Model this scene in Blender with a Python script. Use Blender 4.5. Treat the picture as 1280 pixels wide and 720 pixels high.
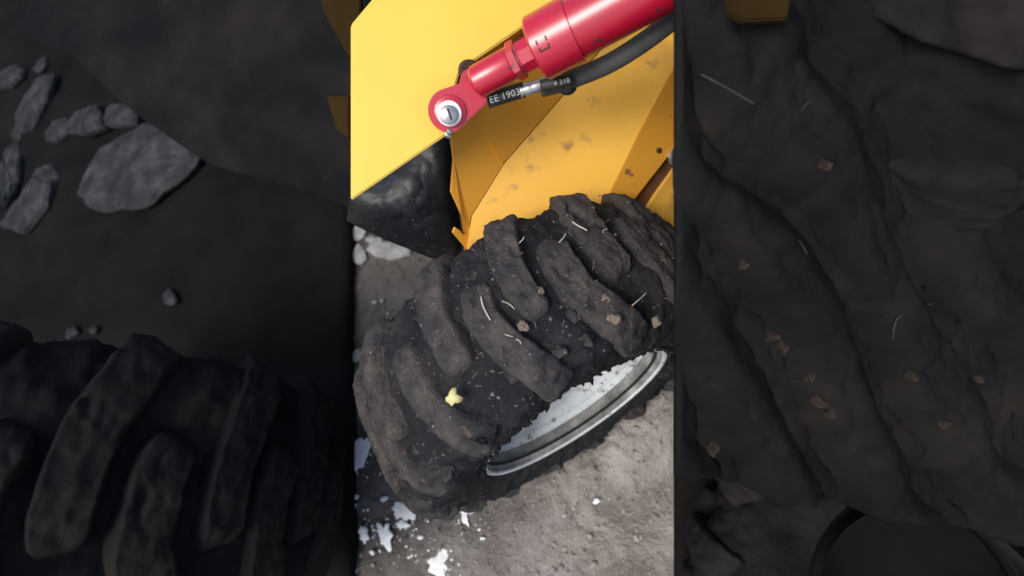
import bpy, bmesh, math, random
from mathutils import Vector, Matrix, noise
R = math.radians
random.seed(7)
for o in list(bpy.data.objects): bpy.data.objects.remove(o)
S = bpy.context.scene
COL = S.collection

# ---------------------------------------------------------------- camera
FPX = 680.0                                   # focal length in photo pixels (1280 wide)
CAM = Vector((0.03, -0.32, 1.354))
TILT, ROLL = R(26), math.atan2(0.56, 0.828)
FW = Vector((0, math.sin(TILT), -math.cos(TILT)))
UX = Vector((1, 0, 0)); VV = Vector((0, math.cos(TILT), math.sin(TILT)))
RT = math.cos(ROLL) * UX - math.sin(ROLL) * VV
UP = math.sin(ROLL) * UX + math.cos(ROLL) * VV
cd = bpy.data.cameras.new('camera'); cam = bpy.data.objects.new('camera', cd); COL.objects.link(cam)
m = Matrix((RT, UP, -FW)).transposed().to_4x4(); m.translation = CAM
cam.matrix_world = m
cd.sensor_width = 36; cd.lens = 36 * FPX / 1280; cd.clip_start = 0.02; cd.clip_end = 500
cd.dof.use_dof = True; cd.dof.focus_distance = .82; cd.dof.aperture_fstop = 2.4
S.camera = cam

# ---------------------------------------------------------------- light
SUN_AZ, SUN_EL = R(205), R(62)                # soft overcast sun, high, from the front left
w = bpy.data.worlds.new('World'); S.world = w; w.use_nodes = True
nt = w.node_tree; bg = nt.nodes['Background']
sky = nt.nodes.new('ShaderNodeTexSky'); sky.sky_type = 'NISHITA'; sky.sun_disc = False
sky.sun_elevation = SUN_EL; sky.sun_rotation = math.pi / 2 - SUN_AZ
sky.air_density = 1.0; sky.dust_density = 4.0; sky.ozone_density = 1.0
nt.links.new(sky.outputs[0], bg.inputs[0]); bg.inputs[1].default_value = 0.13
sd = bpy.data.lights.new('sun', 'SUN'); sd.energy = 1.5; sd.angle = R(25); sd.color = (1, 0.96, 0.9)
so = bpy.data.objects.new('sun', sd); COL.objects.link(so)
sdir = Vector((math.cos(SUN_EL) * math.cos(SUN_AZ), math.cos(SUN_EL) * math.sin(SUN_AZ), math.sin(SUN_EL)))
so.rotation_euler = sdir.to_track_quat('Z', 'Y').to_euler(); so.location = (0, 0, 6)
S.view_settings.view_transform = 'Standard'; S.view_settings.look = 'None'
S.view_settings.exposure = 0.5; S.view_settings.gamma = 1.0
S.render.engine = 'CYCLES'

# ---------------------------------------------------------------- helpers
def ray(px, py):
    return FW + RT * ((px - 640) / FPX) + UP * ((360 - py) / FPX)
def at(px, py, d):                            # point seen at a photo pixel, d metres deep
    return CAM + ray(px, py) * d
def onz(px, py, z=0.0):
    r = ray(px, py); return CAM + r * ((z - CAM.z) / r.z)
def onplane(px, py, p0, n):
    r = ray(px, py); return CAM + r * ((p0 - CAM).dot(n) / r.dot(n))
def fbm(p, s, o=4, seed=0.0):
    return noise.fractal((p[0] * s + seed, p[1] * s + seed * 1.7, p[2] * s - seed), 0.9, 2.1, o)
def link(name, me, mat, parent=None, smooth=True, **props):
    o = bpy.data.objects.new(name, me); COL.objects.link(o)
    if mat is not None and not me.materials: me.materials.append(mat)
    if smooth:
        for p in me.polygons: p.use_smooth = True
    if parent: o.parent = parent
    for k, v in props.items(): o[k] = v
    return o
def tag(o, label=None, cat=None, group=None, kind=None):
    for k, v in (('label', label), ('category', cat), ('group', group), ('kind', kind)):
        if v: o[k] = v
    return o
def empty(name, loc=(0, 0, 0), parent=None):
    o = bpy.data.objects.new(name, None); COL.objects.link(o); o.location = loc
    o.empty_display_size = 0.05
    if parent: o.parent = parent
    return o
def mesh(name, vs, fs):
    me = bpy.data.meshes.new(name); me.from_pydata([tuple(v) for v in vs], [], fs); me.update(); return me
def bm_mesh(name, bm):
    bmesh.ops.recalc_face_normals(bm, faces=bm.faces[:])
    me = bpy.data.meshes.new(name); bm.to_mesh(me); bm.free(); return me
def grid_mesh(name, f, nu, nv, cu=False, cv=False):
    vs = [f(i / (nu if cu else nu - 1), j / (nv if cv else nv - 1)) for i in range(nu) for j in range(nv)]
    fs = []
    for i in range(nu if cu else nu - 1):
        for j in range(nv if cv else nv - 1):
            a = i * nv + j; b = ((i + 1) % nu) * nv + j; c = ((i + 1) % nu) * nv + (j + 1) % nv; d = i * nv + (j + 1) % nv
            fs.append((a, b, c, d))
    return mesh(name, vs, fs)
def prism(name, pts, thick, mat, parent, bevel=0.0015, **props):
    """steel plate: polygon of 3-D points with real thickness away from the viewer side"""
    n = Vector((0, 0, 0))
    for a, b in zip(pts, pts[1:] + pts[:1]): n += a.cross(b)
    n.normalize()
    c = sum(pts, Vector()) / len(pts)
    if n.dot(CAM - c) < 0: n = -n
    bm = bmesh.new()
    A = [bm.verts.new(p) for p in pts]; B = [bm.verts.new(p - n * thick) for p in pts]
    bm.faces.new(A); bm.faces.new(B[::-1])
    k = len(pts)
    for i in range(k): bm.faces.new((A[i], B[i], B[(i + 1) % k], A[(i + 1) % k]))
    bmesh.ops.recalc_face_normals(bm, faces=bm.faces[:])
    if bevel: bmesh.ops.bevel(bm, geom=bm.edges[:], offset=bevel, segments=2, affect='EDGES', clamp_overlap=True)
    return link(name, bm_mesh(name, bm), mat, parent, False, **props)
def frame(axis, hint):
    a = axis.normalized(); b = (hint - a * hint.dot(a)).normalized(); return a, b, a.cross(b)
def lathe(name, prof, p, axis, mat, parent, seg=48, hint=Vector((0, 0, 1)), smooth=True, **props):
    """prof: (distance along the axis, radius) list"""
    a, b, c = frame(axis, hint)
    vs, fs = [], []
    for (s, r) in prof:
        for k in range(seg):
            t = 2 * math.pi * (k + .5) / seg
            vs.append(p + a * s + (b * math.cos(t) + c * math.sin(t)) * max(r, 1e-5))
    for i in range(len(prof) - 1):
        for k in range(seg):
            k2 = (k + 1) % seg
            fs.append((i * seg + k, i * seg + k2, (i + 1) * seg + k2, (i + 1) * seg + k))
    me = mesh(name, vs, fs); o = link(name, me, mat, parent, smooth, **props)
    if smooth: me.set_sharp_from_angle(angle=R(38))
    return o
def spline(P, n):
    out = []; k = len(P)
    for i in range(k - 1):
        p0, p1, p2, p3 = P[max(i - 1, 0)], P[i], P[i + 1], P[min(i + 2, k - 1)]
        for j in range(n):
            t = j / n
            out.append(0.5 * ((2 * p1) + (p2 - p0) * t + (2 * p0 - 5 * p1 + 4 * p2 - p3) * t * t + (3 * p1 - p0 - 3 * p2 + p3) * t ** 3))
    out.append(P[-1]); return out
def tube(name, P, rad, mat, parent=None, seg=20, **props):
    vs, fs = [], []; up = Vector((0, 0, 1)); n = len(P)
    for i, p in enumerate(P):
        t = (P[min(i + 1, n - 1)] - P[max(i - 1, 0)]).normalized()
        b = (up - t * up.dot(t)).normalized(); c = t.cross(b)
        r = rad(i / (n - 1)) if callable(rad) else rad
        for k in range(seg):
            q = 2 * math.pi * k / seg
            vs.append(p + (b * math.cos(q) + c * math.sin(q)) * r)
    for i in range(n - 1):
        for k in range(seg):
            fs.append((i * seg + k, i * seg + (k + 1) % seg, (i + 1) * seg + (k + 1) % seg, (i + 1) * seg + k))
    fs.append(tuple(range(seg))[::-1]); fs.append(tuple((n - 1) * seg + k for k in range(seg)))
    return link(name, mesh(name, vs, fs), mat, parent, True, **props)

# ---------------------------------------------------------------- materials
def mat_noise(name, stops, scale=8, rough=0.8, spec=0.3, bump=0.0, bscale=60, bdist=0.004, metal=0.0, detail=6,
              fine=None, rough_var=0.0, distort=0.0, coat=0.0):
    mt = bpy.data.materials.new(name); mt.use_nodes = True; T = mt.node_tree; N = T.nodes; L = T.links
    b = N['Principled BSDF']; b.inputs['Metallic'].default_value = metal
    b.inputs['Specular IOR Level'].default_value = spec; b.inputs['Roughness'].default_value = rough
    if coat: b.inputs['Coat Weight'].default_value = coat; b.inputs['Coat Roughness'].default_value = 0.28
    tc = N.new('ShaderNodeTexCoord')
    n1 = N.new('ShaderNodeTexNoise'); n1.inputs['Scale'].default_value = scale; n1.inputs['Detail'].default_value = detail
    n1.inputs['Roughness'].default_value = 0.62; n1.inputs['Distortion'].default_value = distort
    L.new(tc.outputs['Object'], n1.inputs['Vector'])
    cr = N.new('ShaderNodeValToRGB'); e = cr.color_ramp.elements
    while len(e) > 1: e.remove(e[-1])
    e[0].position = stops[0][0]; e[0].color = (*stops[0][1], 1)
    for p, c in stops[1:]:
        q = e.new(p); q.color = (*c, 1)
    L.new(n1.outputs['Fac'], cr.inputs[0]); out = cr.outputs[0]
    if fine:                                   # (scale, threshold low, high, colour): small flecks
        for fs_, lo, hi, c in fine:
            n2 = N.new('ShaderNodeTexNoise'); n2.inputs['Scale'].default_value = fs_; n2.inputs['Detail'].default_value = 3
            L.new(tc.outputs['Object'], n2.inputs['Vector'])
            mr = N.new('ShaderNodeMapRange'); mr.inputs[1].default_value = lo; mr.inputs[2].default_value = hi
            L.new(n2.outputs['Fac'], mr.inputs[0])
            mx = N.new('ShaderNodeMix'); mx.data_type = 'RGBA'; mx.inputs[7].default_value = (*c, 1)
            L.new(mr.outputs[0], mx.inputs[0]); L.new(out, mx.inputs[6]); out = mx.outputs[2]
    L.new(out, b.inputs['Base Color'])
    if rough_var:
        mr = N.new('ShaderNodeMapRange'); mr.inputs[1].default_value = .3; mr.inputs[2].default_value = .7
        mr.inputs[3].default_value = rough - rough_var; mr.inputs[4].default_value = rough + rough_var
        L.new(n1.outputs['Fac'], mr.inputs[0]); L.new(mr.outputs[0], b.inputs['Roughness'])
    if bump:
        n3 = N.new('ShaderNodeTexNoise'); n3.inputs['Scale'].default_value = bscale; n3.inputs['Detail'].default_value = 8
        n3.inputs['Roughness'].default_value = 0.65
        L.new(tc.outputs['Object'], n3.inputs['Vector'])
        bp = N.new('ShaderNodeBump'); bp.inputs['Strength'].default_value = bump; bp.inputs['Distance'].default_value = bdist
        L.new(n3.outputs['Fac'], bp.inputs['Height']); L.new(bp.outputs[0], b.inputs['Normal'])
    return mt

M = {}
M['tyre'] = mat_noise('mud_caked_rubber', [(.3, (.006, .007, .010)), (.5, (.013, .014, .018)), (.62, (.028, .026, .027)), (.76, (.055, .048, .044)), (.88, (.11, .085, .07))],
    scale=14, rough=.75, spec=.3, bump=1.0, bscale=85, bdist=.009, fine=[(160, .66, .74, (.22, .19, .16)), (38, .66, .78, (.075, .060, .05))], rough_var=.15)
M['lug'] = mat_noise('worn_rubber_lug', [(.3, (.012, .013, .017)), (.44, (.028, .027, .030)), (.55, (.056, .050, .048)), (.68, (.095, .082, .073)), (.82, (.17, .14, .115))],
    scale=17, rough=.7, spec=.35, bump=1.0, bscale=95, bdist=.008, fine=[(190, .66, .74, (.25, .22, .19)), (50, .62, .75, (.12, .08, .06))], rough_var=.15)
M['clod'] = mat_noise('dry_mud', [(.3, (.10, .085, .07)), (.7, (.26, .21, .17))], scale=60, rough=.9, spec=.1, bump=.6, bscale=200)
M['rim'] = mat_noise('dusty_rim_metal', [(.3, (.42, .45, .45)), (.5, (.62, .66, .67)), (.7, (.74, .78, .79))], scale=14, rough=.55, spec=.5,
    bump=.3, bscale=60, bdist=.003, fine=[(45, .6, .7, (.2, .19, .17)), (150, .66, .72, (.15, .13, .11))])
M['rimdirt'] = mat_noise('dirty_rim_seat', [(.35, (.10, .105, .10)), (.5, (.20, .205, .195)), (.62, (.36, .37, .355))], scale=14, rough=.7, spec=.3, bump=.3, bscale=60, bdist=.003)  # darker grey for the seat band faces
M['ground'] = mat_noise('trodden_soil', [(.27, (.15, .134, .122)), (.40, (.235, .214, .197)), (.51, (.33, .305, .284)), (.68, (.45, .425, .40))],
    scale=5, rough=.9, spec=.15, bump=1.0, bscale=60, bdist=.016, detail=10, distort=.4,
    fine=[(120, .64, .70, (.42, .40, .37)), (60, .62, .70, (.12, .105, .095)), (260, .66, .7, (.5, .48, .45))])
M['pebble'] = mat_noise('grit', [(.3, (.20, .18, .165)), (.7, (.36, .33, .3))], scale=30, rough=.9, spec=.2)
M['mat'] = mat_noise('black_mud_on_rubber', [(.3, (.005, .0055, .006)), (.5, (.0085, .0085, .0085)), (.75, (.013, .0125, .012))], scale=4, rough=.95, spec=.05,
    bump=.6, bscale=30, bdist=.006)  # side dimness put into the colour of the added mats
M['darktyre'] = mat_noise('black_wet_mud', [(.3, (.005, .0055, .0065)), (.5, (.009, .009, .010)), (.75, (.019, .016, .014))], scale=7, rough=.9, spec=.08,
    bump=.6, bscale=50, bdist=.006)  # near-black base: dimness painted in for the added side parts
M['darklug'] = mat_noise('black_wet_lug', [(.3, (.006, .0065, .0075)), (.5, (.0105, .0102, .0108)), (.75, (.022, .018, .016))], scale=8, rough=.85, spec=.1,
    bump=.6, bscale=50, bdist=.006)  # lugs of the added wheels, dimmed through their colour
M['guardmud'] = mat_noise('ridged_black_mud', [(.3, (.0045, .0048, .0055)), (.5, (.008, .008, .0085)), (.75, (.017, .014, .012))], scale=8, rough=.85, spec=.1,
    bump=.6, bscale=50, bdist=.006)  # the added guard's colour carries the dimness of its side
M['darkrim'] = mat_noise('black_rim', [(.3, (.012, .012, .012)), (.7, (.04, .04, .038))], scale=12, rough=.8, spec=.15, bump=.4)  # rim grey dimmed by colour for the added wheels
M['blackpart'] = mat_noise('mud_smeared_black_rubber', [(.3, (.007, .008, .010)), (.5, (.013, .015, .018)), (.65, (.032, .024, .018)), (.8, (.055, .038, .027))], scale=7,
    rough=.5, spec=.4, bump=.4, bscale=30, bdist=.006, rough_var=.12, fine=[(90, .66, .74, (.09, .07, .05))])
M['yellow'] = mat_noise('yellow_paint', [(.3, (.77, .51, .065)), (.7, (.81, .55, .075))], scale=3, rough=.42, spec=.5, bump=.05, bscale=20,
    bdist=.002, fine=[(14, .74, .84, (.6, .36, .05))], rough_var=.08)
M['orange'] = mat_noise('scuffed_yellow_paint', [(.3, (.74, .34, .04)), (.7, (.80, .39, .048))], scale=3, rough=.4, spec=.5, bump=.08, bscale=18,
    bdist=.002, fine=[(12, .66, .78, (.42, .19, .03)), (30, .69, .76, (.22, .12, .05))], rough_var=.1)  # scuffs are wear; the orange base carries shade of the steeper faces
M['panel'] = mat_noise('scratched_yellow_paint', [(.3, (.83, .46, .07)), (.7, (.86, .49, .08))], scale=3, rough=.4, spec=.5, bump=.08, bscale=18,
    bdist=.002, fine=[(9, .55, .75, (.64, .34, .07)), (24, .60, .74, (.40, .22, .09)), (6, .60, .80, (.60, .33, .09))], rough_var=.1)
M['red'] = mat_noise('red_gloss_paint', [(.3, (.40, .005, .026)), (.7, (.46, .008, .034))], scale=8, rough=.28, spec=.6, bump=.04, bscale=40,
    bdist=.001, coat=.5, fine=[(9, .58, .8, (.30, .02, .035)), (120, .68, .74, (.16, .02, .025)), (45, .70, .76, (.12, .03, .03))])
M['steel'] = mat_noise('zinc_steel', [(.3, (.32, .33, .33)), (.7, (.55, .56, .56))], scale=60, rough=.38, spec=.5, metal=.7, bump=.3, bscale=200, bdist=.001)
M['washer'] = mat_noise('white_washer', [(.3, (.7, .72, .72)), (.7, (.85, .86, .86))], scale=60, rough=.4, spec=.5, metal=.2)
M['rubber'] = mat_noise('black_hose_rubber', [(.3, (.016, .017, .018)), (.7, (.03, .031, .032))], scale=40, rough=.5, spec=.4, bump=.2, bscale=200, bdist=.001)
M['hose'] = mat_noise('grey_braided_hose', [(.3, (.055, .058, .06)), (.7, (.09, .093, .093))], scale=40, rough=.6, spec=.4, bump=.6, bscale=420, bdist=.002)
M['hole'] = mat_noise('grimy_dark_steel', [(.3, (.03, .022, .015)), (.7, (.06, .04, .025))], scale=12, rough=.8)
M['brown'] = mat_noise('rusty_brown_steel', [(.3, (.13, .06, .03)), (.7, (.22, .10, .045))], scale=14, rough=.7, bump=.3)  # shade inside the slot put into the brown
M['ochre'] = mat_noise('grimy_ochre_steel', [(.3, (.022, .013, .004)), (.7, (.034, .021, .006))], scale=5, rough=.9, spec=.05)  # yellow dimmed by colour for the added plates
M['white'] = mat_noise('white_plaster', [(.3, (.66, .70, .72)), (.7, (.86, .88, .89))], scale=30, rough=.8, spec=.2, bump=.5, bscale=120, bdist=.003)
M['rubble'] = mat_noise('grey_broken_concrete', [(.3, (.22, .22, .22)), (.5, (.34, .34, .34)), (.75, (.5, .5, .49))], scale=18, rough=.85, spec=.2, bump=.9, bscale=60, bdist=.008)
M['dimrubble'] = mat_noise('grimy_broken_concrete', [(.3, (.015, .016, .017)), (.5, (.030, .032, .034)), (.75, (.070, .072, .075))], scale=14, rough=.85, spec=.1, bump=.9, bscale=40, bdist=.01)  # rubble colour dimmed for the added left-hand pieces
M['straw'] = mat_noise('dry_straw', [(.3, (.38, .34, .28)), (.7, (.6, .55, .48))], scale=80, rough=.7)
M['leaf'] = mat_noise('yellow_leaf', [(.3, (.55, .48, .20)), (.7, (.72, .66, .34))], scale=80, rough=.6)
M['print'] = mat_noise('hose_print', [(.3, (.42, .43, .43)), (.7, (.5, .51, .51))], scale=80, rough=.6)

# ---------------------------------------------------------------- ground
def darken_soil(mt):                                  # darker soil beyond and left of the wheel
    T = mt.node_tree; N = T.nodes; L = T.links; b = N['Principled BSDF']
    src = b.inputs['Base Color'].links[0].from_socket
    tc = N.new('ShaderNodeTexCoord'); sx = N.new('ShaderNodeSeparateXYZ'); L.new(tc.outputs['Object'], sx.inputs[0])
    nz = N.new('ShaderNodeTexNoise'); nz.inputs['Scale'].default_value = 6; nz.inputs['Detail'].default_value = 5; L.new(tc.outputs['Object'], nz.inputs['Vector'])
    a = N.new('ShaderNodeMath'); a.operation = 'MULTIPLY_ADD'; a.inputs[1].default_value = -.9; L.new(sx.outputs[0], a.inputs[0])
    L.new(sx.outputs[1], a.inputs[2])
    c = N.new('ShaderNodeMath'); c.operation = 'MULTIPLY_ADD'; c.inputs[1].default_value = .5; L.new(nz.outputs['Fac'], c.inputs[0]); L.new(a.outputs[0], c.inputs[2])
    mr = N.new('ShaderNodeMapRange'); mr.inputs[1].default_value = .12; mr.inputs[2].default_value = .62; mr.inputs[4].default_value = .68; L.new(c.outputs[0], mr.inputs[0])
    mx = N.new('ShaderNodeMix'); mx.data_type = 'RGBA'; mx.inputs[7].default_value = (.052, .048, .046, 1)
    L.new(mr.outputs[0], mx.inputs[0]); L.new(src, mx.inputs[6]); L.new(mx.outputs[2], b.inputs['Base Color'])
darken_soil(M['ground'])
def coords(lo, hi, step, far):
    a = []; x = lo
    while x < hi: a.append(x); x += step
    l, r, s = lo, hi, step
    L_, R_ = [], []
    while r < far:
        R_.append(r); s *= 1.35; r += s
    s = step
    while l > -far:
        s *= 1.35; l -= s; L_.append(l)
    return L_[::-1] + a + R_
def gh(x, y):
    p = (x, y, 0)
    h = 0.016 * fbm(p, 2.3, 3, 4.1) + 0.010 * fbm(p, 10, 4, 9.2) + 0.0055 * fbm(p, 34, 4, 2.2)
    q = max(0, 1 - abs(y + .175) / .10) * max(0, 1 - (abs(x) / .33) ** 4)
    return h - 0.004 + .035 * q * q * (3 - 2 * q) * (1 + .5 * fbm(p, 14, 3, 7))
xs = coords(-1.1, 1.0, 0.0085, 60); ys = coords(-1.15, 1.1, 0.0085, 60)
vs = []
for x in xs:
    for y in ys:
        vs.append((x, y, gh(x, y) if abs(x) < 3 and abs(y) < 3 else 0.0))
ny = len(ys)
fs = [(i * ny + j, (i + 1) * ny + j, (i + 1) * ny + j + 1, i * ny + j + 1) for i in range(len(xs) - 1) for j in range(ny - 1)]
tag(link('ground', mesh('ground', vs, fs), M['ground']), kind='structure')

def rock_bm(bm, c, sx, sy, sz, rz, seed, sub=2, amp=.35):
    r = bmesh.ops.create_icosphere(bm, subdivisions=sub, radius=1.0)
    cs, sn = math.cos(rz), math.sin(rz)
    for v in r['verts']:
        p = v.co.copy(); k = 1 + amp * noise.noise(p * 1.3 + Vector((seed, seed * 2, 0))) * 1.4
        if sub > 1: k += .12 * noise.noise(p * 4 + Vector((seed, 0, seed)))
        p *= k
        x, y, z = p.x * sx, p.y * sy, p.z * sz
        v.co = (c[0] + x * cs - y * sn, c[1] + x * sn + y * cs, c[2] + z)
bm = bmesh.new(); rnd = random.Random(3)
for i in range(1700):
    x = rnd.uniform(-.75, .9); y = rnd.uniform(-1.0, .0)
    s = rnd.choice((.0015, .002, .0025, .003, .004, .0055)) * rnd.uniform(.8, 1.3)
    rock_bm(bm, (x, y, gh(x, y) + s * .2), s * rnd.uniform(.9, 1.6), s, s * .7, rnd.uniform(0, 6), i * .37, 1)
tag(link('gravel', bm_mesh('gravel', bm), M['pebble'], None, False), kind='stuff', label='small grit and pebbles scattered over the trodden soil')

# added mats that darken the ground left and right of the open soil
def mat_sheet(name, P, nu, nv, z, label, ridge):
    """P: four ground corners; a real slab with an uneven mud crust"""
    def f(u, v):
        a = P[0].lerp(P[1], u); b = P[3].lerp(P[2], u); p = a.lerp(b, v)
        e = min(u, 1 - u, v, 1 - v)
        h = z + (0.02 * fbm(p, 3, 4, 1.3) + .006 * fbm(p, 16, 3, 3.3)) * ridge
        if u in (0, 1) or v in (0, 1): h = max(h, z * .8)
        return Vector((p.x, p.y, h))
    me = grid_mesh(name, f, nu, nv)
    n0 = len(me.vertices)
    bm = bmesh.new(); bm.from_mesh(me)
    be = [e for e in bm.edges if e.is_boundary]
    r = bmesh.ops.extrude_edge_only(bm, edges=be)
    for g in r['geom']:
        if isinstance(g, bmesh.types.BMVert): g.co.z = -.03
    bmesh.ops.recalc_face_normals(bm, faces=bm.faces[:])
    bm.to_mesh(me); bm.free()
    return tag(link(name, me, M['mat'], None, True), label, 'rubber mat')
def flat(px, py, z):
    p = onz(px, py, z); return Vector((p.x, p.y, 0))
zM = .03
a, b = flat(437.5, 900, zM), flat(437.5, 235, zM)
dl = (b - a).normalized(); b2 = b + dl * 2.6
lft = Vector((-dl.y, dl.x, 0))
mat_sheet('rubber_mat', [a - dl * .8, b2, b2 + lft * 4.5, a - dl * .8 + lft * 4.5], 150, 120, zM,
          'large black mud-covered mat on the ground at the left, with grey rubble on it', 1)
a, b = flat(842.5, 1000, zM), flat(842.5, 470, zM)
dr = (b - a).normalized(); rgt = Vector((dr.y, -dr.x, 0)); b2 = b + dr * .9
mat_sheet('rubber_mat', [a - dr * .8, b2, b2 + rgt * 2.6, a - dr * .8 + rgt * 2.6], 110, 110, zM,
          'black mud-covered mat on the ground at the right, under the flat tyre', .5)

# ---------------------------------------------------------------- tyre kit (axis = local Y, centre = origin)
RT_, HW = .345, .125                           # outer radius over the lugs, half width
CARC = [(.180, -.100), (.192, -.110), (.215, -.121), (.250, -.128), (.280, -.127), (.300, -.119), (.311, -.104), (.318, -.080), (.322, -.04),
        (.323, 0), (.322, .04), (.318, .080), (.311, .104), (.300, .119), (.280, .127), (.250, .128), (.215, .121), (.192, .110), (.180, .100)]
HALF = [(0.0, 9)]
for _k in range(10, 19): HALF.append((HALF[-1][0] + math.hypot(CARC[_k][0] - CARC[_k - 1][0], CARC[_k][1] - CARC[_k - 1][1]), _k))
def prof_at(a):
    """point and normal (r, y) of the casing at arc length a outward from the tread centre"""
    sg = -1 if a < 0 else 1; a = abs(a)
    for i in range(9):
        if a <= HALF[i + 1][0] or i == 8:
            f = (a - HALF[i][0]) / (HALF[i + 1][0] - HALF[i][0]); c0, c1 = CARC[HALF[i][1]], CARC[HALF[i + 1][1]]
            r, y = c0[0] + (c1[0] - c0[0]) * f, c0[1] + (c1[1] - c0[1]) * f
            dr, dy = c1[0] - c0[0], c1[1] - c0[1]; L = math.hypot(dr, dy)
            return r, sg * y, dy / L, -sg * dr / L
def carc(v):
    t = v * (len(CARC) - 1); i = min(int(t), len(CARC) - 2); f = t - i
    return CARC[i][0] * (1 - f) + CARC[i + 1][0] * f, CARC[i][1] * (1 - f) + CARC[i + 1][1] * f
def carc_r(y):                                 # radius of the casing at |y| on the tread/shoulder
    y = abs(y)
    for k in range(9, len(CARC) - 1):
        if CARC[k][1] <= y <= CARC[k + 1][1] or k == 15:
            f = (y - CARC[k][1]) / max(CARC[k + 1][1] - CARC[k][1], 1e-6)
            return CARC[k][0] + (CARC[k + 1][0] - CARC[k][0]) * min(f, 1)
    return .26
def tyre_mesh(nu, nv):
    def f(u, v):
        r, y = carc(v); th = 2 * math.pi * u
        p = Vector((r * math.cos(th), y, r * math.sin(th)))
        on = min(1, max(0, (r - .186) / .03))
        d = on * (.010 * fbm(p, 9, 3, 5.5) + .009 * fbm(p, 26, 5, 1.1) + .006 * abs(fbm(p, 55, 5, 8)))
        nrm = Vector((math.cos(th) * (1 if abs(y) < .1 else .5), (0 if abs(y) < .1 else math.copysign(.8, y)), math.sin(th) * (1 if abs(y) < .1 else .5)))
        return p + nrm * (d + .002 * on)
    return grid_mesh('tyre', f, nu, nv, cu=True)
TYRE = tyre_mesh(420, 76)
def lug_mesh(side, seed):
    rd = random.Random(seed); NT, NW = 56, 24
    H = .0235 + rd.uniform(-.002, .002); half = .0235 + rd.uniform(-.001, .0015)
    curl = 2.2 + rd.uniform(-.6, .5)
    def path(t):                               # t 0 just past the centre, 1 over the shoulder; a = arc length
        a = -.050 + t * .195
        return a, curl * a * abs(a) * (1 if a > 0 else -.8) + (.010 * max(0, -a) / .05 if side < 0 else 0)
    vs = []
    for i in range(NT):
        t = i / (NT - 1)
        e = math.sqrt(max(0, 1 - (1 - min(t / .11, 1)) ** 2))
        e2 = math.sqrt(max(0, 1 - (1 - min((1 - t) / .16, 1)) ** 2))
        a, s = path(t); a2, s2 = path(t + .01)
        dy, ds = a2 - a, s2 - s; L = math.hypot(dy, ds) or 1; py, ps = -ds / L, dy / L
        wob = .003 * noise.noise((t * 5, seed, 0))
        for j in range(NW):
            q = j / (NW - 1) * 2 - 1
            hh = half * (1 + .22 * t) * (.25 + .75 * e)
            top = max(0, 1 - abs(q) ** 9)
            prof = -.010 + (H + .010) * min(1, top * 1.35) * (.15 + .85 * e) * (.1 + .9 * e2)
            wq = hh * q * (1.16 - .16 * min(1, top * 1.5)) + wob
            aa, ss = a + py * wq, s + ps * wq
            r, y, nr, ny_ = prof_at(aa)
            th = -ss / .335
            p = Vector((r, y, th)) ; r += nr * prof; y += ny_ * prof
            p = Vector((r * math.cos(th), side * y, r * math.sin(th)))
            edge = .5 + .5 * top
            d = edge * (.0026 * fbm(p, 20, 3, seed * 3.3) + .0032 * fbm(p, 65, 5, seed * 1.9))
            d -= max(0, fbm(p, 30, 2, seed * 5.1) - .42) * .022 + (1 - top) * .004 * abs(fbm(p, 60, 3, seed))
            rad = Vector((nr * math.cos(th), side * ny_, nr * math.sin(th)))
            p += rad * d + Vector((0, side * .002 * noise.noise(p * 60), 0))
            vs.append(p)
    fs = [(i * NW + j, (i + 1) * NW + j, (i + 1) * NW + j + 1, i * NW + j + 1) for i in range(NT - 1) for j in range(NW - 1)]
    fs.append(tuple(range(NW))); fs.append(tuple((NT - 1) * NW + j for j in range(NW))[::-1])
    bm = bmesh.new(); me = mesh('lug', vs, fs); bm.from_mesh(me); bmesh.ops.recalc_face_normals(bm, faces=bm.faces[:])
    bm.to_mesh(me); bm.free(); return me
LUGS = {s: [lug_mesh(s, 11 + k + (50 if s > 0 else 0)) for k in range(7)] for s in (-1, 1)}
NL = 16
ANG = {-1: [-73, -51, -28.4, -4.5, 17.8, 43.0, 65], 1: [-66, -45.0, -15.3, 6.6, 30.8, 54, 77]}
for _s in (-1, 1):
    a0, a1 = ANG[_s][-1], ANG[_s][0] + 360
    ANG[_s] += [a0 + (a1 - a0) * (k + 1) / (NL - 6) for k in range(NL - 7)]
RIMP = [(-.100, .182), (-.108, .188), (-.113, .194), (-.116, .1965), (-.119, .1955), (-.1195, .192), (-.118, .189), (-.115, .188), (-.112, .189), (-.106, .1885), (-.078, .186),
        (-.073, .183), (-.069, .180), (-.065, .1795), (-.061, .181), (-.057, .180), (-.054, .178), (-.016, .172), (-.010, .162), (.000, .154), (.050, .150), (.058, .138), (.060, .11),
        (.046, .095), (.044, .07), (.044, .001)]
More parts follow.
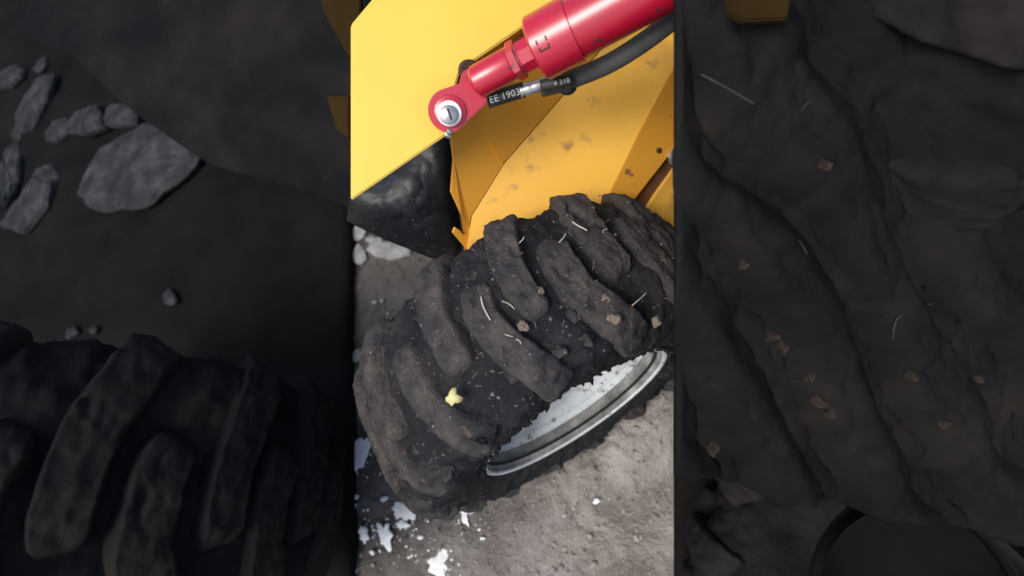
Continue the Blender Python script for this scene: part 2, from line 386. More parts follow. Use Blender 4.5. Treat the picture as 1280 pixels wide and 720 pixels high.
def make_wheel(parent, loc, mt, ml, mr, rx=0.0, disc=True):
    wh = empty('wheel', loc, parent)
    ty = link('tyre', TYRE if mt is M['tyre'] else TYRE.copy(), None, wh)
    ty.data.materials.clear(); ty.data.materials.append(mt)
    rd = random.Random(5)
    lib = {s: ([m_ for m_ in LUGS[s]] if ml is M['lug'] else [m_.copy() for m_ in LUGS[s]]) for s in (-1, 1)}
    for s in (-1, 1):
        for m_ in lib[s]:
            m_.materials.clear(); m_.materials.append(ml)
            for p in m_.polygons: p.use_smooth = True
        for k in range(NL):
            th = 90 - ANG[s][k] + rx
            o = bpy.data.objects.new('lug', lib[s][rd.randrange(7)]); COL.objects.link(o); o.parent = wh
            o.rotation_euler = (0, -R(th), 0)
    prof = RIMP if disc else RIMP[:21]
    vs_ = []
    ro = lathe('rim', prof, Vector((0, 0, 0)), Vector((0, 1, 0)), mr, wh, 96)
    if mr is M['rim']:
        ro.data.materials.append(M['rimdirt'])
        for p in ro.data.polygons:
            if -.114 < p.center.y < -.085 and math.hypot(p.center.x, p.center.z) > .176: p.material_index = 1
    return wh
def bolt(parent, p, axis, r, h, mat):
    return lathe('wheel_nut', [(0, r), (h, r), (h, r * .55), (h * 1.3, r * .5), (h * 1.3, .0001)], p, axis, mat, parent, 6, smooth=False)

# ---------------------------------------------------------------- the loader
LD = empty('loader', (0.3, 0.4, 0)); tag(LD, 'yellow loader standing over muddy tyre, with red hydraulic cylinder on its arm', 'loader')
LI = Vector((-.3, -.4, 0))
class Off: pass
def loc_children():                            # parts are modelled in world space: cancel the parent's offset once
    for o in bpy.data.objects:
        if o.parent is LD: o.location = Vector(o.location) + LI
W1 = make_wheel(LD, (0, 0, .345), M['tyre'], M['lug'], M['rim'], rx=0); tag(W1, label='black mud-caked wheel with worn lugs and a dusty grey rim')
for k in range(6):
    q = k * math.pi / 3
    bolt(W1, Vector((.085 * math.cos(q), .044, .085 * math.sin(q))), Vector((0, -1, 0)), .011, .012, M['steel'])
# mud clods and a torn flap of mud between the lugs
def sticks(th, y, h=0.0):                      # a point on the tyre in wheel space
    r = carc_r(y) + h; return Vector((r * math.sin(R(th)), y, r * math.cos(R(th))))
def surf(px, py, lift=0.0, rad=.345):          # where a pixel's ray meets the lug-top cylinder (world)
    r = ray(px, py); o = CAM - Vector((0, 0, .345))
    A = r.x ** 2 + r.z ** 2; B = o.x * r.x + o.z * r.z; C_ = o.x ** 2 + o.z ** 2 - (rad + lift) ** 2
    t = (-B - math.sqrt(max(B * B - A * C_, 0))) / A
    return CAM + r * t
clods = [(756, 372, 7), (762, 378, 6), (768, 398, 9), (744, 355, 6), (675, 364, 7), (653, 407, 8), (560, 440, 6), (820, 402, 7), (640, 470, 9), (700, 440, 10), (716, 395, 12), (735, 425, 9), (600, 560, 12), (560, 590, 10), (520, 560, 8)]
for i, (px, py, s) in enumerate(clods):
    p = surf(px, py, 0, .340 if i < 8 else .325); s_ = s / 1000
    bm = bmesh.new(); rock_bm(bm, (0, 0, 0), s_, s_ * .8, s_ * .6, i, i * 1.7, 3, .5)
    o = link('mud_clod', bm_mesh('mud_clod', bm), M['clod'] if i < 8 else M['lug'], W1); o.location = p - Vector((0, 0, .345))

# boom arm: inclined plate with its cylinder bracket
nA = Vector((0, -.62, .78)).normalized(); PIN = at(562, 143, .74)
A0 = PIN - nA * .022
def pa(x, y): return onplane(x, y, A0, nA)
boom = [pa(438.3, 250.5), pa(560, 167), pa(566, 118), pa(575, 88), pa(700, 2), pa(790, -60), pa(740, -170), pa(560, -150), pa(466, -2), pa(438.3, 31)]
prism('boom_plate', boom, .012, M['yellow'], LD, .002)
# lower edge web below the boom plate, set back
def back(p, d): return p - nA * d
prism('boom_web', [back(pa(575, 86), .013), back(pa(700, 1), .013), back(pa(788, -59), .013), back(pa(788, -59), .05), back(pa(700, 1), .05), back(pa(575, 86), .05)], .01, M['orange'], LD, .001)
# rectangular black slot plate on the recess wall and rounded black bush end
prism('slot_plate', [at(592, 68, .80), at(609, 56, .80), at(620, 66, .80), at(603, 80, .80)], .01, M['hole'], LD, .001)
lathe('bush', [(-.02, .0001), (-.02, .014), (.012, .014), (.014, .012), (.014, .0001)], at(584, 88, .76), Vector((.1, -.8, .6)), M['hole'], LD, 32)

# folded chassis sheet: three faces meeting at one corner
K = at(631, 204, .93)
nB = Vector((.06, -.58, .81)).normalized()
def pb(x, y): return onplane(x, y, K, nB)
Bf = [pb(631, 204), pb(704, 120), pb(757, 55), pb(840, -45), pb(905, -45), pb(842, 84), pb(800, 163), pb(752, 262), pb(735, 330), pb(640, 345), pb(584, 312), pb(590, 270)]
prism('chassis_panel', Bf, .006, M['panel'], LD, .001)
c1 = pb(590, 270)
nC = ((K - c1).cross(Vector((-.55, .5, -.2)))).normalized()
def pc(x, y, n=None): return onplane(x, y, K, nCC)
nCC = Vector((-.62, -.76, .10)); e = (K - c1).normalized(); nCC = (nCC - e * nCC.dot(e)).normalized()
g = nB * -.0005
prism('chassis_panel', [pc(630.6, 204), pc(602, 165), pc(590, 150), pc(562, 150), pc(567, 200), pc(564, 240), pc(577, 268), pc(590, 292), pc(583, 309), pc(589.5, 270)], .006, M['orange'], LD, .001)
hook = [pc(584, 312), pc(566, 291), pc(569, 284), pc(575, 288), pc(580, 294), pc(592, 292), pc(600, 300)]
prism('hook_bracket', [p + (CAM - p).normalized() * .006 for p in hook], .006, M['orange'], LD, .001)
e2 = (pb(704, 120) - K).normalized(); nD = Vector((-.25, -.93, .25)); nD = (nD - e2 * nD.dot(e2)).normalized()
def pd(x, y): return onplane(x, y, K, nD)
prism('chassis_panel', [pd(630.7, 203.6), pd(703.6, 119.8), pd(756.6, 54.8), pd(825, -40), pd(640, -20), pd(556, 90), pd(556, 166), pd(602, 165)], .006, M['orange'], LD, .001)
# right-hand channel: flange, brown slot, lower yellow flange
e3 = (pb(842, 84) - pb(752, 262)).normalized(); nE = Vector((-.45, -.86, .2)); nE = (nE - e3 * nE.dot(e3)).normalized()
E0 = pb(752, 262) + nB * .0006
def pe(x, y): return onplane(x, y, E0, nE)
prism('side_flange', [pe(752, 262), pe(800, 163), pe(842, 84), pe(905, -40), pe(930, 60), pe(842, 187), pe(792, 251), pe(775, 290)], .008, M['orange'], LD, .001)
def pf(x, y, d=.02): return pe(x, y) - nE * d
prism('slot_channel', [pf(842, 178), pf(930, 60), pf(950, 110), pf(842, 232), pf(815, 275), pf(770, 280), pf(790, 245)], .006, M['brown'], LD, .001)
prism('lower_flange', [pe(845, 208), pe(860, 205), pe(880, 270), pe(842, 290), pe(795, 282), pe(822, 240)], .008, M['panel'], LD, .001)
lathe('bolt_head', [(0, .005), (.003, .005), (.004, .003), (.004, .0001)], pe(823, 188), nE, M['hole'], LD, 16)
lathe('bolt_head', [(0, .016), (.006, .016), (.008, .011), (.008, .0001)], pe(843, 196) , nE, M['steel'], LD, 24)

# black rubber mudflap in the gap under the boom
def flap(u, v):
    tl, tr, br, bl = at(438, 246, 1.02), at(590, 146, .98), at(612, 340, 1.12), at(438, 272, 1.06)
    a = tl.lerp(tr, u); b = bl.lerp(br, u); p = a.lerp(b, v)
    n = (CAM - p).normalized()
    h = .045 * math.sin(math.pi * v) * math.sin(math.pi * min(1, u * 1.15)) - .03 * math.exp(-((u - .80) / .05) ** 2) + .008 * fbm(p, 12, 4, 2)
    sag = .035 * math.sin(math.pi * u)
    return p + n * h + (at(500, 340, 1.1) - at(500, 300, 1.1)) * (v * math.sin(math.pi * u) * .12)
me = grid_mesh('mudflap', flap, 70, 50)
fl = link('mudflap', me, M['blackpart'], LD, label='black mud-smeared rubber flap behind the yellow arm')
sm = fl.modifiers.new('solid', 'SOLIDIFY'); sm.thickness = .012; sm.offset = -1

# the loader's frame behind, so that the plates hang on something
def box(name, lo, hi, mat, parent, rz=0):
    bm = bmesh.new(); bmesh.ops.create_cube(bm, size=1)
    for v in bm.verts: v.co = Vector(((lo[0] + hi[0]) / 2 + v.co.x * (hi[0] - lo[0]), (lo[1] + hi[1]) / 2 + v.co.y * (hi[1] - lo[1]), (lo[2] + hi[2]) / 2 + v.co.z * (hi[2] - lo[2])))
    bmesh.ops.bevel(bm, geom=bm.edges[:], offset=.006, segments=2, affect='EDGES')
    return link(name, bm_mesh(name, bm), mat, parent, False)
lathe('axle', [(0, .0001), (0, .07), (.42, .07), (.42, .0001)], Vector((0, .06, .345)), Vector((0, 1, 0)), M['hole'], LD, 32)
box('chassis_beam', (.15, .50, .22), (1.9, .95, .56), M['hole'], LD)

bl = [(455, -80), (60, -60), (20, 40), (90, 70), (165, 140), (260, 205), (385, 240), (440, 262), (470, 200)]  # added plate, keeps the upper left side dark
prism('belly_plate', [at(x, y, 1.12 + (470 - x) * .0006) for x, y in bl], .10, M['darktyre'], LD, .004, label='black underside plate at the left')
def bq(x, y): return at(x, y, 1.12 + (470 - x) * .0006 - .012)
prism('cover_plate', [bq(*q) for q in ((398, -70), (402, 10), (432, 66), (450, 80), (450, -70))], .01, M['ochre'], LD, .002)  # added plates, their yellow dimmed in the colour
prism('cover_plate', [bq(*q) for q in ((407, 120), (436, 120), (436, 174), (420, 160))], .01, M['ochre'], LD, .002)
# ---- hydraulic cylinder
HC = empty('hydraulic_cylinder', (0, 0, 0), LD)
P1, P2 = at(606, 97, .715), at(842, -32, .62)
AX = (P2 - P1).normalized(); VW = (CAM - P1).normalized()
def along(px):                                 # point on the cylinder's axis seen nearest to photo column px
    lo, hi = -.3, 1.5
    for _ in range(40):
        mid = (lo + hi) / 2; p = P1 + AX * mid - CAM
        x = 640 + FPX * p.dot(RT) / p.dot(FW)
        if x < px: lo = mid
        else: hi = mid
    return P1 + AX * lo
def seglathe(name, x0, prof, mat, seg=48, sm_=True):
    return lathe(name, prof, along(x0), AX, mat, HC, seg, hint=VW, smooth=sm_)
L01 = lambda a, b: (along(b) - along(a)).length
d = L01(597, 641)
seglathe('clevis_collar', 597, [(-.004, .0001), (-.004, .018), (0, .0212), (d - .003, .0212), (d, .019), (d, .0001)], M['red'])
d = L01(640, 650)
seglathe('lock_nut', 640, [(0, .0001), (0, .0225), (.002, .025), (d - .001, .025), (d, .0225), (d, .0001)], M['red'], 6, False)
d = L01(648, 654)
seglathe('thread', 648, [(0, .017), (.002, .0185), (.004, .017), (.006, .0185), (.008, .017), (.012, .0175)], M['steel'])
d = L01(653, 672)
seglathe('rod_nut', 651, [(0, .0001), (0, .019), (.002, .021), (d, .021), (d, .018)], M['red'], 8, False)
seglathe('rod', 655, [(0, .016), (.06, .016)], M['steel'])
seglathe('seal', 668, [(0, .018), (.003, .024), (.012, .024)], M['hole'])
d = L01(670, 718); RG, RB = .0405, .0365
seglathe('gland', 670, [(0, .0001), (0, RG - .003), (.003, RG), (d, RG), (d + .001, RB - .001)], M['red'], 64)
seglathe('barrel', 716, [(0, RB), (.75, RB), (.753, RB - .003), (.753, .0001)], M['red'], 64)
# small square lock notch on the gland, outlined in grime
a_, b_, c_ = frame(AX, VW)
def on_cyl(s0, ang, r, base): return base + a_ * s0 + (b_ * math.cos(ang) + c_ * math.sin(ang)) * r
base = along(672)
def cyl_box(name, s0, s1, a0, a1, r0, r1, mat):
    vs = [on_cyl(s, a, r, base) for s in (s0, s1) for a in (a0, a1) for r in (r0, r1)]
    fs = [(0, 1, 3, 2), (4, 6, 7, 5), (0, 4, 5, 1), (2, 3, 7, 6), (0, 2, 6, 4), (1, 5, 7, 3)]
    return link(name, mesh(name, vs, fs), mat, HC, False)
q0 = -.02
for s0, s1, a0, a1 in ((.008, .010, q0 - .20, q0 + .16), (.020, .022, q0 - .20, q0 + .16), (.010, .020, q0 + .11, q0 + .16)):
    cyl_box('lock_key', s0, s1, a0, a1, RG - .003, RG + .0006, M['hole'])
# clevis: fork cheek facing the viewer and its twin behind
nP = (CAM - PIN).normalized() * .75 + Vector((0, -.3, .55)) * .35; nP.normalize()
def pp(x, y, off): return onplane(x, y, PIN, nP) + nP * off
def cheek(off, name, grow=0):
    pts = []
    c = pp(562, 139, 0); e1 = (pp(572, 139, 0) - c).normalized(); e2_ = nP.cross(e1)
    rad = .0285
    A_ = [pp(604, 82, 0), ]
    ring = [c + (e1 * math.cos(t) + e2_ * math.sin(t)) * rad for t in [R(x) for x in range(112, 290, 8)]]
    pts = ring + [pp(609, 129, 0), pp(603, 96, 0)]
    # order so that the outline runs round
    return prism(name, [p + nP * off for p in pts], .011, M['red'], HC, .0015)
cheek(.012, 'clevis_cheek')
prism('clevis_cheek', [pp(x, y, -.012) for x, y in ((574, 100), (578, 88), (590, 82), (602, 88), (612, 96), (590, 120), (576, 118))], .010, M['red'], HC, .0015)
prism('clevis_yoke', [pp(x, y, .011) for x, y in ((594, 90), (603, 78), (613, 115), (606, 127))], .034, M['red'], HC, .002)
pc0 = pp(562, 143, .012)
lathe('pin_boss', [(-.002, .021), (.004, .021), (.005, .019), (.005, .0001)], pp(563, 140, .012), nP, M['red'], HC)
lathe('washer', [(.004, .0165), (.0085, .0165), (.0095, .0155), (.0095, .0001)], pc0, nP, M['washer'], HC)
lathe('pin_bolt', [(.009, .0125), (.013, .0125), (.0155, .009), (.016, .0001)], pp(561.5, 145, .012), nP, M['steel'], HC, 32)
prism('bolt_slot', [pp(559, 138, .0288), pp(561, 137, .0288), pp(566, 151, .0288), pp(564, 152, .0288)], .0005, M['hole'], HC, 0)
# grease nipple tip below the pin
lathe('grease_nipple', [(0, .006), (.006, .006), (.007, .0045), (.013, .004), (.014, .0001)], at(560, 168, .745), Vector((.2, -.3, .5)), M['steel'], HC, 12)

# ---- hydraulic hose
HH = empty('hydraulic_hose', (0, 0, 0), LD)
P = spline([at(676, 110, .75), at(696, 105, .745), at(725, 95, .735), at(760, 80, .72), at(798, 57, .70), at(842, 24, .68), at(900, -25, .66), at(960, -80, .64)], 10)
tube('hose', P, .0125, M['hose'], HH, 24)
s0, s1 = at(609, 126, .745), at(655, 112, .742)
tube('sleeve', [s0.lerp(s1, i / 8) for i in range(9)], .0105, M['rubber'], HH, 24)
f0, f1 = at(650, 114, .741), at(684, 104, .735)
tube('ferrule', [f0.lerp(f1, i / 10) for i in range(11)], lambda t: .0088 if int(t * 10) % 3 else .0096, M['steel'], HH, 24)
g0, g1 = at(676, 108, .728), at(716, 99, .72)
tube('printed_sleeve', [g0.lerp(g1, i / 8) for i in range(9)], .0085, M['rubber'], HH, 24)
lathe('elbow_fitting', [(-.03, .0001), (-.03, .013), (-.004, .014), (0, .013), (.004, .008), (.005, .0001)], at(709, 106, .74), (CAM - at(709, 106, .74)).normalized(), M['rubber'], HH, 32)
def text_on(name, body, p0, p1, rad, size, start):
    cu = bpy.data.curves.new(name, 'FONT'); cu.body = body; cu.size = size; cu.extrude = .0002; cu.space_character = 1.1
    tmp = bpy.data.objects.new(name, cu); COL.objects.link(tmp)
    dg = bpy.context.evaluated_depsgraph_get(); dg.update()
    me = bpy.data.meshes.new_from_object(tmp.evaluated_get(dg)); bpy.data.objects.remove(tmp)
    ax = (p1 - p0).normalized(); vw = (CAM - p0).normalized(); n = (vw - ax * vw.dot(ax)).normalized(); up = n.cross(ax)
    for v in me.vertices:
        ang = (v.co.y - size * .35) / rad
        v.co = p0 + ax * (start + v.co.x) + (n * math.cos(ang) + up * math.sin(ang)) * (rad + .0007 + v.co.z)
    me.materials.clear()
    return link(name, me, M['print'], HH, False)
text_on('lettering', 'EE 1903', s0, s1, .0105, .0120, .003)
text_on('lettering', '4 310', g0, g1, .0085, .0085, .018)

# ---- right-hand side: added dark guard over the cylinder's upper end, added rear wheel, dimmed plates
def gplane(u, v):
    tl, tr, br, bl = at(842, -90, .55), at(1400, -90, .62), at(1400, 700, .74), at(842, 590, .66)
    p = tl.lerp(tr, u).lerp(bl.lerp(br, u), v)
    n = ((tr - tl).cross(bl - tl)).normalized()
    if n.dot(CAM - tl) < 0: n = -n
    # mud ridges running down to the right
    q = (u * 1.3 - v * 1.0) * 3.0 + .35 * fbm(p, 5, 2, 3)
    rdg = (abs((q % 1) - .5) * 2)
    h = .030 * max(0, min(1, (rdg - .25) * 2.2)) + .012 * fbm(p, 14, 4, 6) + .004 * fbm(p, 45, 3, 1)
    k = min(1, min(u, 1 - u) * 18)
    return p + n * (h - .02) * k
me = grid_mesh('mudguard', gplane, 150, 110)
mg = link('mudguard', me, M['guardmud'], LD, label='black mudguard thickly caked with ridged dark mud')
sm = mg.modifiers.new('solid', 'SOLIDIFY'); sm.thickness = .01; sm.offset = -1
def gat(x, y, f=.93):
    lo = min(.62, .55 + (x - 842) / 558 * .07); return at(x, y, lo * f)
prism('cover_plate', [gat(*q) for q in ((1196, -60), (1162, 44), (1200, 62), (1300, 92), (1400, -60))], .01, M['ochre'], LD, .002)
prism('cover_plate', [gat(*q) for q in ((910, -60), (912, 14), (930, 26), (985, 24), (1000, -60))], .01, M['ochre'], LD, .002)
W2 = make_wheel(LD, (1.0, -.02, .58), M['darktyre'], M['darklug'], M['darkrim'], rx=7); W2.scale = (1.62, 1.75, 1.62)
tag(W2, label='larger black rear wheel coated in dark mud')

M['dimclod'] = mat_noise('dark_brown_clod', [(.3, (.018, .013, .011)), (.7, (.045, .034, .028))], scale=60, rough=.95, spec=.05, bump=.8, bscale=150)  # clod colour dimmed to suit the added guard
M['dimstraw'] = mat_noise('muddy_straw', [(.3, (.03, .029, .028)), (.7, (.05, .048, .046))], scale=60, rough=.9, spec=.05)  # straw colour darkened for the dim added guard
def gpt(px, py):                               # the added guard's ridged surface under a pixel
    dg = bpy.context.evaluated_depsgraph_get()
    ok, loc, no, idx = mg.evaluated_get(dg).ray_cast(CAM, ray(px, py).normalized()); return loc if ok else at(px, py, .62)
bpy.context.view_layer.update()
for i, (px, py, s_) in enumerate([(965, 418, 11), (978, 432, 8), (1022, 500, 10), (1038, 516, 8), (1012, 470, 7), (1140, 470, 8), (1222, 472, 8), (890, 560, 9), (1030, 205, 8), (1180, 530, 7), (930, 330, 7)]):
    p = gpt(px, py); bm = bmesh.new(); k = s_ / 1000; rock_bm(bm, (0, 0, 0), k, k * .8, k * .6, i, i * 1.3 + 9, 3, .5)
    o = link('mud_clod', bm_mesh('mud_clod', bm), M['dimclod'], mg); o.location = p
GS = [((876, 93), (905, 108), (943, 130), .0022), ((1116, 424), (1124, 396), (1168, 378), .0018), ((1002, 138), (1008, 130), (1014, 126), .0014), ((998, 300), (1004, 308), (1009, 318), .0012)]
GL = ['thick muddy straw near the top of the black mudguard', 'long bent straw across the middle of the black mudguard', 'tiny straw right of the thick one on the mudguard', 'short straw between the two long ones on the mudguard']
for (a_, b_2, c_2, wd), l_ in zip(GS, GL):
    pts = [gpt(*q) - ray(*q) * .002 for q in (a_, b_2, c_2)]
    tag(tube('straw', spline(pts, 6), wd * .6, M['dimstraw'], None, 6), l_, 'straw', 'muddy straws on the black mudguard')

loc_children()

# ---------------------------------------------------------------- added dark tyres at the sides
def added_tyre(loc, rot, sc, label, rx):
    t = make_wheel(None, loc, M['darktyre'], M['darklug'], M['darkrim'], rx, disc=False)
    t.name = 'loose_tyre'; t.rotation_euler = rot; t.scale = (sc, sc * 1.1, sc)
    return tag(t, label, 'tyre')
added_tyre((-.86, .25, .50), (0, 0, R(-32)), 1.38, 'black mud-caked tyre standing on the dark mat at the left', 4)
_c = onz(1150, 765, .17); added_tyre((_c.x, _c.y, .175), (R(90), 0, R(20)), 1.1, 'black muddy tyre lying flat on the right-hand mat', 9)

# ---------------------------------------------------------------- rubble, flakes, straw, leaf
def slab(name, px, py, wpx, hpx, rot, z, th, mat, label, cat, group, seed):
    """irregular flat chip lying on the ground"""
    c = onz(px, py, z); dep = (c - CAM).dot(FW); sx, sy = wpx / FPX * dep / 2, hpx / FPX * dep / 2
    ex = Vector((RT.x, RT.y, 0)).normalized(); ey = Vector((-ex.y, ex.x, 0))
    sy /= max(.35, abs(ray(px, py).normalized().z)); rd = random.Random(seed)
    n = 34; cs, sn = math.cos(R(rot)), math.sin(R(rot))
    ring = []
    for k in range(n):
        t = 2 * math.pi * k / n; r = 1 + .6 * noise.noise((math.cos(t) * 1.6 + seed, math.sin(t) * 1.6, seed * .7)) + .30 * noise.noise((math.cos(t) * 3.2 + seed, math.sin(t) * 4.5, seed)) + rd.uniform(-.07, .07)
        if mat is not M['white']:              # broken concrete: straight fractured edges
            seg = 2 * math.pi / 7; ka = math.floor((t + seed) / seg); fa = ((t + seed) / seg) % 1
            def rr_(q): return 1 + .75 * noise.noise((q * 3.7 + seed, seed * 1.3, 5))
            p0_, p1_ = Vector((math.cos(ka * seg - seed), math.sin(ka * seg - seed))) * rr_(ka % 7), Vector((math.cos(ka * seg + seg - seed), math.sin(ka * seg + seg - seed))) * rr_((ka + 1) % 7)
            v_ = p0_.lerp(p1_, fa); x, y = v_.x * sx * 1.1, v_.y * sy * 1.1
            j_ = 1 + rd.uniform(-.035, .035); x *= j_; y *= j_
        else: x, y = math.cos(t) * r * sx, math.sin(t) * r * sy
        ring.append((x * cs - y * sn, x * sn + y * cs))
    vs, fs = [], []
    levels = [(1.0, -th * .6), (1.02, th * .3), (.9, th * .85), (.5, th * 1.1)]
    for k_, (sc, h) in enumerate(levels):
        for (x, y) in ring:
            q = ex * x * sc + ey * y * sc
            vs.append(q + Vector((0, 0, h + (th * .5 * noise.noise((q.x * 60, q.y * 60, seed)) if k_ else 0))))
    vs.append(Vector((0, 0, th * 1.2)))
    for L_ in range(3):
        for k in range(n): fs.append((L_ * n + k, L_ * n + (k + 1) % n, (L_ + 1) * n + (k + 1) % n, (L_ + 1) * n + k))
    for k in range(n): fs.append((3 * n + k, 3 * n + (k + 1) % n, 4 * n))
    o = link(name, mesh(name, vs, fs), mat, None, False); o.location = c
    o.rotation_euler = (rd.uniform(-.12, .12), rd.uniform(-.12, .12), 0)
    return tag(o, label, cat, group)
G1 = 'white flakes on the soil below the tyre'
for i, (x, y, a, b, r_, l) in enumerate([
    (448, 571, 24, 34, -20, 'large white flake at the far left of the soil, beside the tyre'),
    (506, 639, 30, 17, -25, 'long white flake just under the tyre\'s lower edge'),
    (503, 656, 19, 8, 5, 'thin white flake under the long flake'),
    (481, 670, 20, 26, 15, 'tall white flake left of the thin one on the soil'),
    (454, 667, 12, 18, 20, 'faint white flake beside the mat edge'),
    (549, 706, 24, 24, 0, 'white flake at the very bottom of the soil'),
    (584, 635, 17, 12, -10, 'white flake directly below the rim\'s left tip'),
    (581, 648, 9, 15, 15, 'narrow white flake touching the one below the rim'),
    (556, 689, 9, 6, -20, 'small white flake above the bottommost flake'),
    (526, 672, 8, 5, 0, 'tiny white flake between the tyre and the bottommost flake'),
    (480, 624, 9, 5, 10, 'small white flake close under the tyre at left'),
    (465, 691, 8, 4, -20, 'tiny white flake near the bottom left of the soil'),
    (444, 622, 9, 6, 0, 'small white flake at the mat edge, upper of two'),
    (442, 632, 7, 4, 0, 'small white flake at the mat edge, lower of two'),
    (745, 627, 8, 6, 30, 'small white stone alone in the middle of the soil at right'),
    (603, 673, 7, 4, 0, 'tiny white flake right of the bottommost flake')]):
    slab('white_flake', x, y, a, b, r_, .003, .0035 if a > 10 else .002, M['white'], l, 'flake', G1, i * 3.1 + 1)
G2 = 'pale rubble pieces on the ground by the black flap'
for i, (x, y, a, b, r_, l) in enumerate([
    (489, 313, 52, 18, -6, 'flat grey rubble slab just left of the black flap'),
    (449, 291, 20, 14, 15, 'pale rubble lump at the top of the rubble by the flap'),
    (448, 318, 18, 24, 20, 'ribbed pale rubble piece beside the mat, lowest of the heap'),
    (462, 299, 12, 6, 0, 'small pale rubble chip between the lump and the slab'),
    (483, 292, 24, 7, -30, 'thin rubble sliver leaning under the flap edge'),
    (470, 305, 20, 10, 30, 'dark-edged rubble chip left of the flat slab'),
    (461, 428, 8, 9, 0, 'small pale chip left of the tyre on dark soil'),
    (446, 446, 16, 14, 0, 'pale chip by the mat, left of the tyre shoulder'),
    (468, 378, 7, 4, 0, 'tiny pale chip, left one of two on bare soil'),
    (477, 376, 5, 4, 0, 'tiny pale chip, right one of two on bare soil')]):
    slab('rubble_chip', x, y, a, b, r_, .006, .007 if a > 14 else .003, M['rubble'], l, 'rubble', G2, i * 2.3 + 40)
G3 = 'dim rubble pieces lying on the left-hand mat'
for i, (x, y, a, b, r_, l) in enumerate([
    (168, 208, 150, 62, -4, 'large flat dim rubble slab on the left mat, biggest of all'),
    (45, 131, 58, 44, 10, 'dim grey rubble block at upper left of the left mat'),
    (76, 164, 40, 15, -10, 'small oblong rubble piece below the upper left block'),
    (24, 167, 14, 18, 0, 'little rubble piece left of the oblong one'),
    (14, 215, 44, 48, 20, 'dim rubble lump cut by the left picture edge'),
    (34, 262, 52, 34, -25, 'dim rubble lump below the others, lowest of the heap'),
    (55, 228, 40, 26, 15, 'rubble lump between the edge lump and the big slab'),
    (150, 146, 60, 16, -32, 'long rubble splinter above the big flat slab'),
    (112, 150, 60, 18, -30, 'dim rubble strip left of the long splinter'),
    (52, 83, 18, 9, 0, 'small rubble crumb above the heap on the left mat'),
    (14, 98, 40, 11, 0, 'flat rubble strip at the left picture edge, topmost'),
    (75, 577, 24, 30, 10, 'pale chip left of the standing tyre'),
    (10, 640, 60, 44, 0, 'dim flat rubble piece at the lower left picture edge'),
    (212, 373, 26, 10, -35, 'narrow chip above the standing tyre'),
    (92, 416, 14, 9, -20, 'tiny chip on the left mat, left of two'),
    (118, 413, 10, 7, 0, 'tiny chip on the left mat, right of two')]):
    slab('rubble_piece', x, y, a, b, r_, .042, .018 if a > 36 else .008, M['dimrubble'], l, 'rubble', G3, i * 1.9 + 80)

G4 = 'straw bits stuck on the muddy tyre'
for i, (x0, y0, x1, y1, wd, l) in enumerate([
    (601, 371, 613, 400, .0024, 'long pale straw on the middle lug, longest of all'),
    (627, 376, 643, 386, .0014, 'thin straw right of the long straw'),
    (715, 277, 734, 288, .0024, 'thick straw on the upper lug near the yellow chassis'),
    (699, 303, 707, 292, .0022, 'short slanting straw left of the thick straw'),
    (754, 291, 759, 286, .0014, 'tiny straw right of the thick straw'),
    (649, 304, 655, 296, .0018, 'short straw in the groove above the long lug'),
    (790, 382, 808, 366, .0016, 'curved thin straw at the far right of the tyre'),
    (645, 424, 651, 430, .0014, 'tiny straw on the end of the middle lug'),
    (631, 418, 641, 421, .0012, 'faint straw beside the middle lug')]):
    A_, B_ = surf(x0, y0, .004), surf(x1, y1, .004); mid = (A_ + B_) / 2 + VV * .001 + (RT * .002 if i == 6 else RT * (.0022 if i % 2 else -.002))
    o = tube('straw', spline([A_, mid, B_], 5), wd * .45, M['straw'], None, 6); tag(o, l, 'straw', G4)
c = surf(567, 497, .006); ex = RT; ey = UP; vs = []
for k in range(14):
    t = 2 * math.pi * k / 14; r_ = .0102 * (1 + .16 * math.cos(4 * t + .4) + .26 * math.cos(3 * t + 1.2) + .12 * math.sin(6 * t))
    vs.append(c + ex * math.cos(t) * r_ + ey * math.sin(t) * r_ + FW * (-.002 * math.sin(3 * t)))
vs.append(c - FW * .003)
me = mesh('leaf', vs, [(k, (k + 1) % 14, 14) for k in range(14)])
lf = link('leaf', me, M['leaf'], None, True); tag(lf, 'crumpled pale yellow leaf stuck on a lower lug of the muddy tyre', 'leaf')
sm = lf.modifiers.new('solid', 'SOLIDIFY'); sm.thickness = .0012

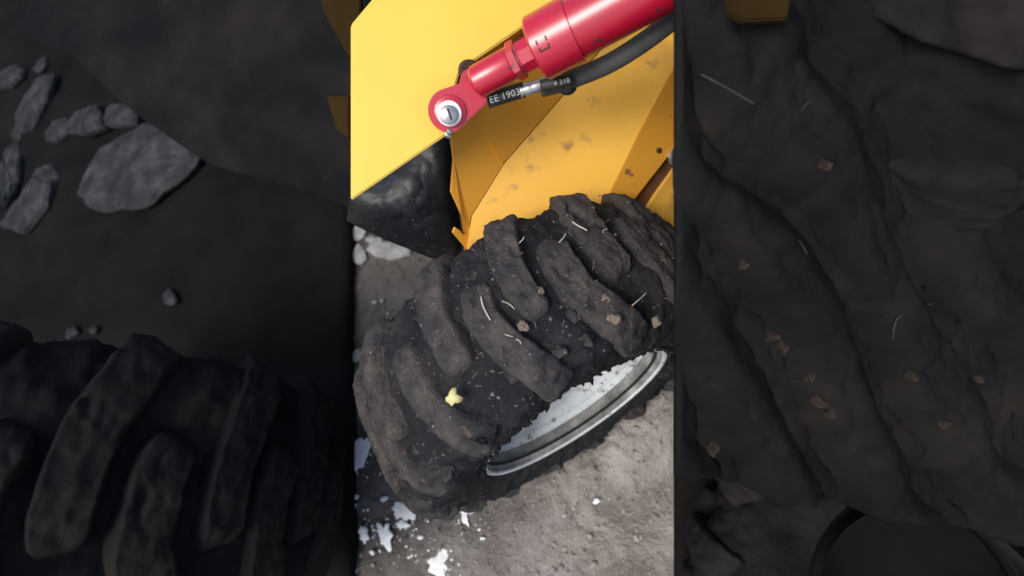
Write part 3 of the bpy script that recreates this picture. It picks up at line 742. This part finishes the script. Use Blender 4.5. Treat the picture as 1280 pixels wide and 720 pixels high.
rd = random.Random(21); bm = bmesh.new()
for i in range(120):
    px, py = rd.uniform(455, 842), rd.uniform(250, 600)
    r = ray(px, py); o = CAM - Vector((0, 0, .345))
    th, y = rd.gauss(8, 30), rd.uniform(-.12, .11)
    base = Vector((.343 * math.sin(R(th)), y, .345 + .343 * math.cos(R(th)))); k = rd.choice((.0006, .0009, .0013, .002))
    if i % 3 == 0:
        d = Vector((rd.uniform(-1, 1), rd.uniform(-1, 1), rd.uniform(-.3, .3))).normalized() * rd.uniform(.002, .006); wv = d.cross(Vector((0, 0, 1))).normalized() * .0003
        q = [bm.verts.new(base + v) for v in (-d - wv, d - wv, d + wv, -d + wv)]
        q2 = [bm.verts.new(v.co + Vector((0, 0, .0008))) for v in q]
        bm.faces.new(q2); [bm.faces.new((q[a], q[(a + 1) % 4], q2[(a + 1) % 4], q2[a])) for a in range(4)]
    else:
        rock_bm(bm, base, k * 1.3, k, k * .8, i, i * .3, 1)
tag(link('mud_crumbs', bm_mesh('mud_crumbs', bm), M['clod'], None, False), kind='stuff', label='dry crumbs and fibres stuck all over the muddy tyre')

# mud squeezed up over the rim's upper lip, and crumbs of plaster round the flakes
bm = bmesh.new(); rd = random.Random(4)
for i in range(150):
    t = R(-10 + 200 * i / 149 + rd.uniform(-2, 2))                  # from the front round the top of the rim to the back
    rr = .2015 + rd.uniform(-.002, .004); s_ = rd.choice((.003, .0035, .004, .005, .006))
    rock_bm(bm, (-rr * math.cos(t), -.118 + rd.uniform(-.006, .006), rr * math.sin(t)), s_ * 1.3, s_ * .7, s_, i, i * .9, 2, .5)
o = link('mud_rim', bm_mesh('mud_rim', bm), M['tyre'], W1); o['kind'] = 'stuff'
bm = bmesh.new()
for i in range(150):
    c0 = rd.choice(((480, 665), (506, 645), (549, 705), (455, 660), (584, 640), (446, 575)))
    q = onz(c0[0] + rd.gauss(0, 16), c0[1] + rd.gauss(0, 13), 0); k = rd.uniform(.0012, .0035)
    rock_bm(bm, (q.x, q.y, gh(q.x, q.y) + k * .3), k * 1.4, k, k * .4, i, i * .61, 1)
tag(link('plaster_crumbs', bm_mesh('plaster_crumbs', bm), M['white'], None, False), kind='stuff', label='white plaster crumbs sprinkled round the larger flakes')
